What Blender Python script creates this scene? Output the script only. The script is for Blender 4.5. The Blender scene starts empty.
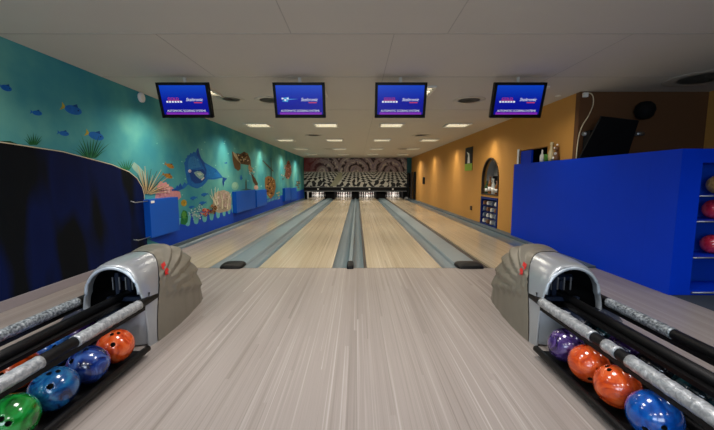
import bpy, bmesh, math, random
from mathutils import Vector, Matrix
random.seed(7)
PI = math.pi
C = bpy.context.scene.collection
R = math.radians

# ------------------------------------------------------------------ camera
H = 1.26; F = 340.0; PITCH = math.atan(36/340)
cam = bpy.data.cameras.new('camera'); cam.sensor_width = 36; cam.lens = F/714*36; cam.clip_start = .02
camo = bpy.data.objects.new('camera', cam); C.objects.link(camo)
camo.location = (0, 0, H); camo.rotation_euler = (PI/2-PITCH, 0, 0)
bpy.context.scene.camera = camo

def wallpt(px, py, X):
    "point of the photograph on the side wall x = X, as (y, z)"
    a = (px-357)/F; b = (215-py)/F
    c, s = math.cos(PITCH), math.sin(PITCH)
    t = X/a
    return (c+b*s)*t, H+(b*c-s)*t

# ------------------------------------------------------------------ materials
def lin(c):
    if isinstance(c, str):
        c = [int(c[i:i+2], 16)/255 for i in (0, 2, 4)]
        c = [v/12.92 if v <= .04045 else ((v+.055)/1.055)**2.4 for v in c]
    return (c[0], c[1], c[2], 1)
class NT:
    def __init__(s, name):
        s.m = bpy.data.materials.new(name); s.m.use_nodes = True
        s.t = s.m.node_tree; s.b = s.t.nodes['Principled BSDF']
    def n(s, typ, **kw):
        x = s.t.nodes.new('ShaderNode'+typ)
        for k, v in kw.items():
            if k.startswith('i_'):
                key = k[2:]; key = int(key) if key.isdigit() else key.replace('_', ' ')
                x.inputs[key].default_value = v
            else: setattr(x, k, v)
        return x
    def l(s, a, b): s.t.links.new(a, b)
    def math(s, op, a, b=None, c=None):
        x = s.n('Math', operation=op)
        for i, v in enumerate((a, b, c)):
            if v is None: continue
            if isinstance(v, (int, float)): x.inputs[i].default_value = v
            else: s.l(v, x.inputs[i])
        return x.outputs[0]
    def mix(s, f, a, b, mode='MIX'):
        x = s.n('Mix', data_type='RGBA', blend_type=mode)
        for i, v in ((0, f), (6, a), (7, b)):
            if isinstance(v, (int, float)): x.inputs[i].default_value = v
            elif isinstance(v, tuple): x.inputs[i].default_value = v
            else: s.l(v, x.inputs[i])
        return x.outputs[2]
    def ramp(s, f, stops):
        x = s.n('ValToRGB'); e = x.color_ramp.elements
        while len(e) < len(stops): e.new(.5)
        for i, (p, c) in enumerate(stops): e[i].position = p; e[i].color = lin(c)
        s.l(f, x.inputs[0]); return x.outputs[0]

def mat(name, col, rough=.5, metal=0., var=.12, scale=8., bump=0., emit=None, es=0., coat=0., stretch=(1, 1, 1), spec=.5):
    k = NT(name)
    tc = k.n('TexCoord'); mp = k.n('Mapping'); mp.inputs['Scale'].default_value = stretch
    k.l(tc.outputs['Object'], mp.inputs[0])
    no = k.n('TexNoise', i_Scale=scale, i_Detail=4.); k.l(mp.outputs[0], no.inputs['Vector'])
    c = lin(col); d = tuple(v*(1-var) for v in c[:3])+(1,); e = tuple(min(1, v*(1+var)) for v in c[:3])+(1,)
    k.l(k.mix(no.outputs[0], d, e), k.b.inputs['Base Color'])
    k.b.inputs['Roughness'].default_value = rough; k.b.inputs['Metallic'].default_value = metal
    k.b.inputs['Coat Weight'].default_value = coat; k.b.inputs['Specular IOR Level'].default_value = spec
    if bump:
        bp = k.n('Bump', i_Strength=bump, i_Distance=.01); k.l(no.outputs[0], bp.inputs['Height']); k.l(bp.outputs[0], k.b.inputs['Normal'])
    if emit:
        k.b.inputs['Emission Color'].default_value = lin(emit); k.b.inputs['Emission Strength'].default_value = es
    return k.m

def wood(name, light, dark, streak, w=.03, length=1.3, rough=.28):
    k = NT(name)
    geo = k.n('NewGeometry'); sx = k.n('SeparateXYZ'); k.l(geo.outputs['Position'], sx.inputs[0])
    ix = k.math('FLOOR', k.math('DIVIDE', sx.outputs[0], w))
    wn = k.n('TexWhiteNoise', noise_dimensions='1D'); k.l(ix, wn.inputs['W'])
    iy = k.math('FLOOR', k.math('ADD', k.math('DIVIDE', sx.outputs[1], length), k.math('MULTIPLY', wn.outputs[0], 7.)))
    w2 = k.n('TexWhiteNoise', noise_dimensions='2D'); cb = k.n('CombineXYZ'); k.l(ix, cb.inputs[0]); k.l(iy, cb.inputs[1]); k.l(cb.outputs[0], w2.inputs['Vector'])
    mp = k.n('Mapping'); mp.inputs['Scale'].default_value = (70, .28, 1); k.l(geo.outputs['Position'], mp.inputs[0])
    cb2 = k.n('CombineXYZ'); k.l(k.math('MULTIPLY', iy, 3.7), cb2.inputs[1]); k.l(cb2.outputs[0], mp.inputs['Location'])
    n1 = k.n('TexNoise', i_Scale=1., i_Detail=5., i_Roughness=.6); k.l(mp.outputs[0], n1.inputs['Vector'])
    mp3 = k.n('Mapping'); mp3.inputs['Scale'].default_value = (260, 3, 1); k.l(geo.outputs['Position'], mp3.inputs[0])
    n3 = k.n('TexNoise', i_Scale=1., i_Detail=3.); k.l(mp3.outputs[0], n3.inputs['Vector'])
    f = k.math('ADD', k.math('MULTIPLY', w2.outputs[0], .2), k.math('MULTIPLY', n1.outputs[0], .85))
    base = k.ramp(f, [(.3, dark), (.5, light), (.6, light), (.74, streak)])
    base = k.mix(k.math('MULTIPLY', n3.outputs[0], .3), base, lin(dark), 'MULTIPLY')
    # seams
    fx = k.math('FRACT', k.math('DIVIDE', sx.outputs[0], w)); seam = k.math('LESS_THAN', fx, .035)
    base = k.mix(k.math('MULTIPLY', seam, .3), base, lin('6a6058'))
    k.l(base, k.b.inputs['Base Color'])
    k.l(k.math('ADD', k.math('MULTIPLY', n1.outputs[0], .14), rough-.05), k.b.inputs['Roughness'])
    return k.m

def swirl_ball(name, a, b, c, seed=0):
    k = NT(name)
    tc = k.n('TexCoord'); mp = k.n('Mapping'); mp.inputs['Location'].default_value = (seed, seed*1.7, 0); k.l(tc.outputs['Object'], mp.inputs[0])
    n = k.n('TexNoise', i_Scale=9., i_Detail=5., i_Distortion=2.2); k.l(mp.outputs[0], n.inputs['Vector'])
    k.l(k.ramp(n.outputs[0], [(.32, a), (.5, b), (.66, c)]), k.b.inputs['Base Color'])
    k.b.inputs['Roughness'].default_value = .16; k.b.inputs['Coat Weight'].default_value = .6; k.b.inputs['Coat Roughness'].default_value = .08
    return k.m

M = {}
M['approach'] = wood('approach_wood', '9a918a', '80776f', 'b6afa8', .03, 3.2, .36)
M['lane'] = wood('lane_wood', 'b8ab92', 'a09277', 'cac0a8', .03, 8., .2)
M['gutter'] = mat('gutter_blue_grey', '62727a', .3, .1, .1, 5)
M['cover'] = mat('cover_blue_grey', '76868c', .35, .1, .1, 4)
M['dark_board'] = mat('dark_brown_board', '2a1e14', .5)
M['subfloor'] = mat('subfloor', '1a1a1c', .8)
M['black'] = mat('black_plastic', '070708', .5, var=.2, spec=.22)
M['black_gloss'] = mat('black_gloss', '0a0c0b', .3, spec=.4)
M['black_matte'] = mat('black_matte', '08080a', .8, spec=.2)
M['hole'] = mat('hole_black', '020202', .9)
M['ceiling'] = mat('ceiling_plaster', 'cbc5ba', .9, var=.03, scale=2, bump=.03)
M['joint'] = mat('ceiling_joint', 'b0aaa0', .9)
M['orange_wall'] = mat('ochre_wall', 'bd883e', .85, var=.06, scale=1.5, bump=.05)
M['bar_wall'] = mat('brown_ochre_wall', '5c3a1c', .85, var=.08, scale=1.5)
M['white_metal'] = mat('white_metal', 'd8d6cc', .4)
M['white'] = mat('white_paint', 'e4e2dc', .5)
M['grey'] = mat('grey_plastic', '8b8d8c', .5)
M['blue_wall'] = mat('royal_blue_laminate', '0036c4', .5, var=.05, scale=3, spec=.15)
M['blue_box'] = mat('mid_blue_paint', '0450b4', .5, var=.06, scale=3, spec=.2)
M['blue_dark'] = mat('deep_blue_paint', '0440b0', .6, var=.15, scale=4, spec=.2)
M['silver'] = mat('silver_shell', 'a9adaf', .3, .55, .05, 3)
M['silver_panel'] = mat('pale_grey_shell', 'a6aaae', .35, .25, .05, 3)
M['taupe'] = mat('taupe_shell', '7c776a', .42, .3, .08, 14)
M['lip'] = mat('pale_lip', 'b9c2c9', .3, .3)
M['navy'] = mat('navy_rubber', '121c2e', .4)
M['steel'] = mat('steel', '8f9296', .3, .8)
M['carpet'] = mat('blue_grey_carpet', '27303c', .95, var=.4, scale=60)
M['red_mark'] = mat('red_mark', 'c42020', .5)
M['tube'] = mat('lamp_tube', 'fff4dc', .5, emit='fff0d0', es=2.2)
M['reflector'] = mat('lamp_reflector', 'c8c6ba', .3, .4)
M['skirting'] = mat('pale_skirting', '8d8587', .45, scale=3, stretch=(8, .5, 8))
M['ledge'] = mat('ledge_blue_grey', '4f5e66', .5)
M['vent_dark'] = mat('vent_dark', '1c1a16', .6)
M['vent'] = mat('vent_metal', 'c8c2b4', .6)
M['pin'] = mat('pin_white', 'f0eee8', .3, coat=.3)
M['red'] = mat('pin_red', 'c01818', .4)
M['cable'] = mat('cream_cable', 'd8c7a4', .5)
# wrapped foil tape
k = NT('silver_wrap'); tc = k.n('TexCoord'); n = k.n('TexNoise', i_Scale=42., i_Detail=6., i_Distortion=.8); k.l(tc.outputs['Object'], n.inputs['Vector'])
k.l(k.ramp(n.outputs[0], [(.3, '7c8083'), (.55, 'a4a8aa'), (.7, 'c4c7c8')]), k.b.inputs['Base Color'])
k.b.inputs['Roughness'].default_value = .38; k.b.inputs['Metallic'].default_value = .35
bp = k.n('Bump', i_Strength=.5, i_Distance=.006); k.l(n.outputs[0], bp.inputs['Height']); k.l(bp.outputs[0], k.b.inputs['Normal']); M['wrap'] = k.m
# ribbed white tape for the outer rails
k = NT('worn_wrap'); tc = k.n('TexCoord'); n = k.n('TexNoise', i_Scale=60., i_Detail=6.); k.l(tc.outputs['Object'], n.inputs['Vector'])
k.l(k.ramp(n.outputs[0], [(.35, '3c4246'), (.5, '7b8286'), (.66, 'b4babc')]), k.b.inputs['Base Color'])
k.b.inputs['Roughness'].default_value = .45; k.b.inputs['Metallic'].default_value = .3; M['worn'] = k.m
# teal wall paint
k = NT('teal_wall_paint'); geo = k.n('NewGeometry'); n = k.n('TexNoise', i_Scale=1.1, i_Detail=5.); k.l(geo.outputs['Position'], n.inputs['Vector'])
k.l(k.ramp(n.outputs[0], [(.3, '2b8094'), (.5, '47969a'), (.7, '68aea2')]), k.b.inputs['Base Color']); k.b.inputs['Roughness'].default_value = .8; k.b.inputs['Specular IOR Level'].default_value = .2; M['teal'] = k.m
# dark painted panel: navy with black drooping patches
k = NT('navy_panel_paint'); geo = k.n('NewGeometry'); mp = k.n('Mapping'); mp.inputs['Scale'].default_value = (1, 2.2, .55); k.l(geo.outputs['Position'], mp.inputs[0])
n = k.n('TexNoise', i_Scale=1.05, i_Detail=1.5); k.l(mp.outputs[0], n.inputs['Vector'])
k.l(k.ramp(n.outputs[0], [(.42, '060b10'), (.52, '04133f'), (.7, '030f36')]), k.b.inputs['Base Color']); k.b.inputs['Roughness'].default_value = .7; k.b.inputs['Specular IOR Level'].default_value = .1; M['panel'] = k.m
# masking mural, upper: swirling arcs
k = NT('mural_swirls'); geo = k.n('NewGeometry'); sx = k.n('SeparateXYZ'); k.l(geo.outputs['Position'], sx.inputs[0])
n = k.n('TexNoise', i_Scale=2.2, i_Detail=5., i_Distortion=1.5); k.l(geo.outputs['Position'], n.inputs['Vector'])
u = k.math('SUBTRACT', k.math('PINGPONG', k.math('ADD', sx.outputs[0], 11.05), 1.1), 0.0)
v = k.math('SUBTRACT', sx.outputs[2], 1.75)
rr = k.math('SQRT', k.math('ADD', k.math('MULTIPLY', u, u), k.math('MULTIPLY', v, v)))
f = k.math('ADD', k.math('MULTIPLY', k.math('SINE', k.math('ADD', k.math('MULTIPLY', rr, 15.), k.math('MULTIPLY', n.outputs[0], 9.))), .25), k.math('MULTIPLY', n.outputs[0], .95))
col = k.ramp(f, [(.24, '2a1c24'), (.36, '8a7278'), (.5, 'b0a298'), (.62, '7c6a84'), (.8, 'ccc0b0')])
xr = k.math('MULTIPLY', k.math('SMOOTH_MIN', k.math('MAXIMUM', k.math('SUBTRACT', -2.1, sx.outputs[0]), 0.), 1., .1), .9)
k.l(k.mix(xr, col, lin('7c2326')), k.b.inputs['Base Color']); k.b.inputs['Roughness'].default_value = .6; M['swirls'] = k.m
# masking mural, lower: black and white chequered floor running to a horizon
k = NT('mural_chequers'); geo = k.n('NewGeometry'); sx = k.n('SeparateXYZ'); k.l(geo.outputs['Position'], sx.inputs[0])
n = k.n('TexNoise', i_Scale=1.6, i_Detail=2.); k.l(geo.outputs['Position'], n.inputs['Vector'])
d = k.math('SUBTRACT', 2.25, sx.outputs[2])
u = k.math('DIVIDE', k.math('SUBTRACT', k.math('PINGPONG', k.math('ADD', sx.outputs[0], 11.05), 1.1), .12), d)
w = k.math('ADD', k.math('DIVIDE', 1.7, d), k.math('MULTIPLY', n.outputs[0], 1.3))
a = k.math('FLOOR', k.math('MULTIPLY', k.math('ADD', u, w), 3.1)); b = k.math('FLOOR', k.math('MULTIPLY', k.math('SUBTRACT', w, u), 3.1))
ch = k.math('FLOORED_MODULO', k.math('ADD', a, b), 2.)
k.l(k.mix(ch, lin('0c0b0c'), lin('c4c2b6')), k.b.inputs['Base Color']); k.b.inputs['Roughness'].default_value = .6; M['chequers'] = k.m

# ------------------------------------------------------------------ mesh helper
class MB:
    def __init__(s, *mats): s.bm = bmesh.new(); s.mats = list(mats)
    def mi(s, m):
        if m not in s.mats: s.mats.append(m)
        return s.mats.index(m)
    def face(s, pts, m=None, smooth=False):
        f = s.bm.faces.new([s.bm.verts.new(p) for p in pts])
        if m: f.material_index = s.mi(m)
        f.smooth = smooth; return f
    def grid(s, rows, m=None, closeu=False, smooth=True):
        vs = [[s.bm.verts.new(p) for p in r] for r in rows]
        for i in range(len(vs)-1):
            n = len(vs[i])
            for j in range(n if closeu else n-1):
                q = [vs[i][j], vs[i][(j+1) % n], vs[i+1][(j+1) % n], vs[i+1][j]]
                try: f = s.bm.faces.new(q)
                except ValueError: continue
                f.smooth = smooth
                if m: f.material_index = s.mi(m)
        return vs
    def box(s, x0, x1, y0, y1, z0, z1, m=None, bev=0.):
        r = bmesh.ops.create_cube(s.bm, size=1)
        for v in r['verts']:
            v.co = Vector(((x0+x1)/2+v.co.x*(x1-x0), (y0+y1)/2+v.co.y*(y1-y0), (z0+z1)/2+v.co.z*(z1-z0)))
        fs = list({f for v in r['verts'] for f in v.link_faces})
        if bev:
            es = list({e for v in r['verts'] for e in v.link_edges})
            rb = bmesh.ops.bevel(s.bm, geom=es, offset=bev, segments=2, affect='EDGES', profile=.7)
            fs = [f for f in s.bm.faces if f.is_valid and (f in rb['faces'] or f in fs)]
        if m:
            for f in fs:
                if f.is_valid: f.material_index = s.mi(m)
    def tube(s, pts, r, m=None, n=12, cap=True, smooth=True):
        pts = [Vector(p) for p in pts]; rows = []
        for i, p in enumerate(pts):
            d = (pts[min(i+1, len(pts)-1)]-pts[max(i-1, 0)]).normalized()
            a = Vector((0, 0, 1)) if abs(d.z) < .9 else Vector((0, 1, 0))
            u = d.cross(a).normalized(); w = d.cross(u)
            rr = r[i] if isinstance(r, (list, tuple)) else r
            rows.append([p+(u*math.cos(2*PI*j/n)+w*math.sin(2*PI*j/n))*rr for j in range(n)])
        vs = s.grid(rows, m, True, smooth)
        if cap:
            for q in (vs[0], vs[-1]):
                f = s.bm.faces.new(q)
                if m: f.material_index = s.mi(m)
    def lathe(s, prof, loc=(0, 0, 0), m=None, n=16):
        x, y, z = loc; rows = [[(x+r*math.cos(2*PI*j/n), y+r*math.sin(2*PI*j/n), z+h) for j in range(n)] for r, h in prof]
        vs = s.grid(rows, m, True)
        for q, (r, h) in ((vs[0], prof[0]), (vs[-1], prof[-1])):
            if r > 1e-4:
                f = s.bm.faces.new(q)
                if m: f.material_index = s.mi(m)
        return vs
    def prism(s, poly, axis, a, b, m=None):
        "polygon given as 2-tuples extruded along axis from a to b"
        def P(p, t): return {'x': (t, p[0], p[1]), 'y': (p[0], t, p[1]), 'z': (p[0], p[1], t)}[axis]
        A = [s.bm.verts.new(P(p, a)) for p in poly]; B = [s.bm.verts.new(P(p, b)) for p in poly]
        fs = [s.bm.faces.new(A), s.bm.faces.new(B[::-1])]
        for i in range(len(poly)):
            j = (i+1) % len(poly); fs.append(s.bm.faces.new([A[i], B[i], B[j], A[j]]))
        if m:
            for f in fs: f.material_index = s.mi(m)
    def build(s, name, parent=None, recalc=True):
        if recalc:
            bmesh.ops.remove_doubles(s.bm, verts=s.bm.verts, dist=1e-6)
            bmesh.ops.recalc_face_normals(s.bm, faces=s.bm.faces)
        me = bpy.data.meshes.new(name); s.bm.to_mesh(me); s.bm.free()
        for m in s.mats: me.materials.append(m)
        o = bpy.data.objects.new(name, me); C.objects.link(o)
        if parent:
            o.parent = parent; off = Vector(parent.location)
            p = parent.parent
            while p: off += Vector(p.location); p = p.parent
            me.transform(Matrix.Translation(-off))
        return o
def tag(o, label=None, cat=None, group=None, kind=None):
    if label: o['label'] = label
    if cat: o['category'] = cat
    if group: o['group'] = group
    if kind: o['kind'] = kind
    return o
def thing(name, label, cat, loc=(0, 0, 0), group=None):
    o = bpy.data.objects.new(name, None); C.objects.link(o); o.location = loc; o.empty_display_size = .1
    return tag(o, label, cat, group)
def recentre(o):
    "move the origin of a single-mesh thing to the foot of its shape"
    vs = [v.co for v in o.data.vertices]
    c = Vector(((min(v.x for v in vs)+max(v.x for v in vs))/2, (min(v.y for v in vs)+max(v.y for v in vs))/2, min(v.z for v in vs)))
    o.data.transform(Matrix.Translation(-c)); o.location = c; return o
def struct(o): o['kind'] = 'structure'; return o
KIDS = {}
def copy_tree(o, parent=None):
    c = o.copy(); C.objects.link(c)
    if parent: c.parent = parent
    for ch in [x for x in bpy.data.objects if x.parent == o]: copy_tree(ch, c)
    return c
def shade(o, on=True):
    for p in o.data.polygons: p.use_smooth = on
    return o

# ------------------------------------------------------------------ the room
XL, XR, ZC = -3.42, 3.5, 2.62
YF = 4.734
b = MB(M['approach'])
b.box(XL, 3.42, -.6, YF-.006, -.1, 0)
struct(b.build('floor'))
b = MB(M['subfloor']); b.box(XL, XR, YF-.006, 24.6, -.2, -.085); struct(b.build('floor_under_lanes'))
b = MB(M['carpet']); b.box(XL, 7.2, -3.2, -.6, -.1, -.002); b.box(3.42, 7.2, -.6, 5.5, -.1, -.002); struct(b.build('floor_carpet'))
b = MB(M['ceiling']); b.box(XL-.1, 7.3, -3.3, 24.7, ZC, ZC+.1); ceil = struct(b.build('ceiling'))
b = MB(M['joint'])
for yy in (-1.2, 1.2, 3.36, 4.72, 6.9): b.box(XL, 7.2, yy-.006, yy+.006, ZC-.003, ZC+.001)
for xx, y0, y1 in ((-.62, 2.2, 3.36), (.85, 1.2, 3.36), (.12, -3, 1.2), (.35, 3.36, 22), (2.6, 3.36, 6.9), (-1.9, 3.36, 4.72)): b.box(xx-.004, xx+.004, y0, y1, ZC-.002, ZC+.001)
tag(b.build('ceiling_joint', ceil), 'thin seams between the ceiling boards')
b = MB(M['teal']); b.box(XL-.1, XL, -3.3, 24.6, -.1, ZC); wl = struct(b.build('wall_left'))
b = MB(M['white']); b.box(XL-.1, 7.3, -3.3, -3.2, -.1, ZC); struct(b.build('wall_rear'))
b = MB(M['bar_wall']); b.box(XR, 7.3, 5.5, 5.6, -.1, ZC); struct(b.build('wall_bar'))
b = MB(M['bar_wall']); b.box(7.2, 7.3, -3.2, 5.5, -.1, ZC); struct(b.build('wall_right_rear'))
b = MB(M['black_matte']); b.box(XL, XR, 24.5, 24.6, -.1, ZC); struct(b.build('wall_end'))

# right wall with a doorway, an arched niche and a square niche
def wall_right():
    b = MB(M['orange_wall']); X0, X1 = XR, XR+.12
    D0, D1, DZ = 6.34, 7.43, 1.86         # doorway
    A0, A1, AB, AS = 8.42, 9.56, .84, 1.25  # arch
    N0, N1, NB, NT_ = 8.42, 9.56, .02, .78   # lower niche
    def r(y0, y1, z0, z1): b.box(X0, X1, y0, y1, z0, z1)
    r(5.6, D0, -.1, ZC); r(D0, D1, DZ, ZC); r(D1, A0, -.1, ZC); r(A1, 24.5, -.1, ZC)
    r(A0, A1, -.1, NB); r(A0, A1, NT_, AB)
    rad = (A1-A0)/2; n = 16
    for i in range(n):
        t0, t1 = PI*i/n, PI*(i+1)/n
        ya, yb = (A0+A1)/2-rad*math.cos(t0), (A0+A1)/2-rad*math.cos(t1)
        za, zb = AS+rad*math.sin(t0), AS+rad*math.sin(t1)
        b.prism([(ya, za), (yb, zb), (yb, ZC), (ya, ZC)], 'x', X0, X1)
    w = struct(b.build('wall_right'))
    # dark room behind the doorway
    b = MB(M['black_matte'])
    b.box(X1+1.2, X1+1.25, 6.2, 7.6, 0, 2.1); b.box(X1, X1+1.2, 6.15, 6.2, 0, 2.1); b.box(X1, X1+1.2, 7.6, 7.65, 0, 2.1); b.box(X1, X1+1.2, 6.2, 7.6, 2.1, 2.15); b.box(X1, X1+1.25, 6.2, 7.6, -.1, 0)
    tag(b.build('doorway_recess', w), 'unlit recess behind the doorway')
    # door leaf
    b = MB(M['blue_wall']); b.box(X0+.03, X0+.07, 6.98, 7.42, .01, 1.85); d = struct(b.build('door_1'))
    b = MB(M['white']); b.box(X0-.012, X0+.02, 7.43, 7.5, 0, 1.9); tag(struct(b.build('trim_1')), None)
    # arched niche
    b = MB(M['grey'])
    pr = [(A0, AB), (A1, AB)]+[((A0+A1)/2+rad*math.cos(PI*i/20), AS+rad*math.sin(PI*i/20)) for i in range(21)]
    b.prism(pr, 'x', X1+.2, X1+.22)
    for i in range(len(pr)):
        j = (i+1) % len(pr)
        b.face([(X1, *pr[i]), (X1+.2, *pr[i]), (X1+.2, *pr[j]), (X1, *pr[j])])
    tag(b.build('niche_lining', w), 'grey lining of the arched niche')
    b = MB(M['black_matte']); b.box(X1+.17, X1+.2, A0+.02, A1-.02, AB, AB+.5); tag(b.build('niche_backdrop', w), 'dark lower backdrop of the arched niche')
    b = MB(M['dark_board'])
    pr2 = [((A0+A1)/2+(y-(A0+A1)/2)*.93, (z-AS)*.93+AS) for y, z in pr]
    for i in range(len(pr)):
        j = (i+1) % len(pr)
        b.face([(X0-.02, *pr[i]), (X0-.02, *pr[j]), (X0-.02, *pr2[j]), (X0-.02, *pr2[i])])
        b.face([(X0-.02, *pr2[i]), (X0-.02, *pr2[j]), (X0+.05, *pr2[j]), (X0+.05, *pr2[i])])
        b.face([(X0-.02, *pr[i]), (X0-.02, *pr[j]), (X0+.01, *pr[j]), (X0+.01, *pr[i])])
    tag(b.build('niche_frame', w), 'dark brown frame around the arched niche')
    return w
wr = wall_right()

# blue display rack in the lower niche, with bowling shoes
N0, N1 = 8.42, 9.56
rk = thing('shoe_rack', 'dark blue open rack recessed low in the ochre wall under the arched niche', 'rack', (XR+.15, 8.99, .02))
M['rack_navy'] = mat('rack_navy', '0a2468', .5, spec=.2)
b = MB(M['rack_navy'])
b.box(XR-.02, XR+.3, N0, N0+.05, .02, .78); b.box(XR-.02, XR+.3, N1-.05, N1, .02, .78); b.box(XR-.02, XR+.3, N0+.05, N1-.05, .72, .78); b.box(XR-.02, XR+.3, N0+.05, N1-.05, .02, .06)
b.build('rack_frame', rk)
b = MB(M['black_matte']); b.box(XR+.28, XR+.3, N0+.05, N1-.05, .06, .72); b.build('back_panel', rk)
for z in (.06, .225, .39, .555):
    if z > .1:
        b = MB(M['rack_navy']); b.box(XR, XR+.28, N0+.05, N1-.05, z-.015, z); b.build('shelf', rk)
def shoe_mesh(c):
    b = MB(c, M['black'])
    pr = [(0, .012), (.27, .012), (.275, .035), (.2, .06), (.15, .1), (.1, .115), (.01, .11), (-.005, .05)]
    b.prism([(x, z) for x, z in pr], 'y', -.04, .04)
    b.box(-.005, .278, -.045, .045, 0, .014, M['black'])
    return b
shoe_cols = [mat('shoe_white', 'cfcdc4', .5), mat('shoe_tan', '8a5f3c', .5), mat('shoe_grey', '6a7684', .5)]
protos = []
si = 0
rows_w = ('bottom', 'second', 'third', 'top')
pos_w = ('far end', 'far middle', 'near middle', 'near end')
for ri, z in enumerate((.06, .225, .39, .555)):
    for ci in range(4):
        c = (0, 1, 0, 2, 0, 0, 2, 1)[(ri*3+ci) % 8]
        o = None
        for q, pc in protos:
            if pc == c: o = q.copy(); C.objects.link(o)
        if o is None:
            o = shoe_mesh(shoe_cols[c]).build('bowling_shoe'); protos.append((o, c))
        o.location = (XR+.005, 9.38-ci*.26, z+.001)
        tag(o, '%s bowling shoe at the %s of the %s shelf of the blue rack' % (('white', 'tan', 'grey')[c], pos_w[ci], rows_w[ri]), 'shoe', 'shoes in the blue rack')

# bottles in the arched niche
bcols = [mat('bottle_green', '2c4a2a', .15, coat=.3), mat('bottle_amber', '7a4a1c', .15, coat=.3), mat('bottle_clear', 'b8bcb8', .15, coat=.3), mat('bottle_dark', '15120f', .15, coat=.3)]
cn = ('green', 'amber', 'pale', 'black')
bp_ = [(.0, 0), (.036, 0), (.04, .01), (.04, .17), (.032, .2), (.014, .235), (.013, .28), (.017, .285), (.017, .3), (0, .3)]
first = {}
for i in range(9):
    c = (0, 2, 1, 3, 2, 0, 1, 2, 3)[i]
    if c in first: r_ = copy_tree(first[c])
    else:
        r_ = thing('bottle', '', 'bottle', (0, 0, 0)); m_ = MB(bcols[c]); m_.lathe(bp_, n=14); shade(m_.build('body', r_))
        l_ = MB(M['white']); l_.lathe([(.041, .06), (.041, .13)], n=14); shade(l_.build('paper_label', r_)); first[c] = r_
    r_.location = (XR+.1+.1*(i % 2), 9.46-i*.115, .8405); r_.scale = (1.3, 1.3, 1.25+.35*((i*7) % 3)/2)
    tag(r_, '%s bottle in the arched niche, number %s from the far end' % (cn[c], ('one', 'two', 'three', 'four', 'five', 'six', 'seven', 'eight', 'nine')[i]), 'bottle', 'bottles in the arched niche')

# poster, socket, sign
po = thing('poster', 'narrow black poster with a lime green foot on the ochre wall', 'poster', (XR-.01, 10.75, 1.5))
b = MB(M['black']); b.box(XR-.012, XR-.002, 10.4, 11.1, 1.52, 2.24); b.build('sheet', po)
b = MB(mat('lime', '86a820', .6)); b.box(XR-.015, XR-.012, 10.4, 11.1, 1.52, 1.74); b.build('green_band', po)
b = MB(M['white']);
b.face([(XR-.016, 10.6, 1.75), (XR-.016, 10.85, 1.75), (XR-.016, 10.8, 2.0), (XR-.016, 10.95, 2.12), (XR-.016, 10.7, 2.05)]); b.build('figure_print', po)
b = MB(M['dark_board']); b.box(XR-.03, XR, 10.3, 10.42, .32, .44, bev=.005); tag(recentre(b.build('wall_socket')), 'small brown wall socket low on the ochre wall above the gutter', 'socket')
b = MB(M['black']); b.box(XR-.03, XR, 17.6, 18.1, 1.0, 1.35, bev=.01); tag(recentre(b.build('wall_panel')), 'small black control panel on the far ochre wall', 'panel')

# left skirting and right ledge
b = MB(M['skirting']); b.box(XL, XL+.05, -.6, 5.42, 0, .1, bev=.006); struct(b.build('baseboard_left'))
b = MB(M['ledge']); b.box(3.3, XR, YF, 22.0, -.08, .03, bev=.005); struct(b.build('baseboard_right'))
b = MB(M['ledge']); b.box(XL, XL+.05, 5.95, 22.0, -.08, .05, bev=.005); struct(b.build('trim_2'))

# navy painted panel on the left wall
pp = [(-.5, .1), (5.42, .1), (5.42, 1.0), (5.38, 1.13), (5.27, 1.27), (5.1, 1.36), (4.75, 1.455), (3.97, 1.57), (3.3, 1.605), (-.5, 1.66)]
dp = thing('wall_panel', 'long navy and black painted panel with a rounded end on the teal wall', 'panel', (XL+.02, 2.4, .1))
b = MB(M['panel']); b.prism(pp, 'x', XL+.001, XL+.03); b.build('board', dp)
b = MB(M['cable']); b.tube([(XL+.03, y, z) for y, z in ((5.42, .4), (5.42, 1.0), (5.385, 1.13), (5.27, 1.27), (5.1, 1.365), (4.75, 1.458), (3.97, 1.573), (3.3, 1.608), (-.5, 1.663))], .006, n=6); tag(b.build('edge_strip', dp), 'pale edge strip')

# ------------------------------------------------------------------ painted sea mural on the left wall
def pm(c): return mat('paint_'+c, c, .75, var=.25, scale=14, spec=.15)
PC = {}
def paint(c):
    if c not in PC: PC[c] = pm(c)
    return PC[c]
lay = [0]
def decal(name, shapes, label=None, off=.002):
    b = MB()
    for i, (c, pts) in enumerate(shapes):
        x = XL+off+.0005*i
        P = [wallpt(px, py, XL) for px, py in pts]
        vs = [b.bm.verts.new((x, y, z)) for y, z in P]
        f = b.bm.faces.new(vs); f.material_index = b.mi(paint(c))
        f.normal_update(); bmesh.ops.triangulate(b.bm, faces=[f], ngon_method='EAR_CLIP')
    b.bm.normal_update()
    for f in b.bm.faces:
        if f.normal.x < 0: f.normal_flip()
    o = b.build(name, wl, recalc=False)
    if label: o['label'] = label
    return o
def ell(cx, cy, a, b_, rot=0, n=14):
    r = R(rot); return [(cx+a*math.cos(t)*math.cos(r)-b_*math.sin(t)*math.sin(r), cy+a*math.cos(t)*math.sin(r)+b_*math.sin(t)*math.cos(r)) for t in (2*PI*i/n for i in range(n))]
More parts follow.
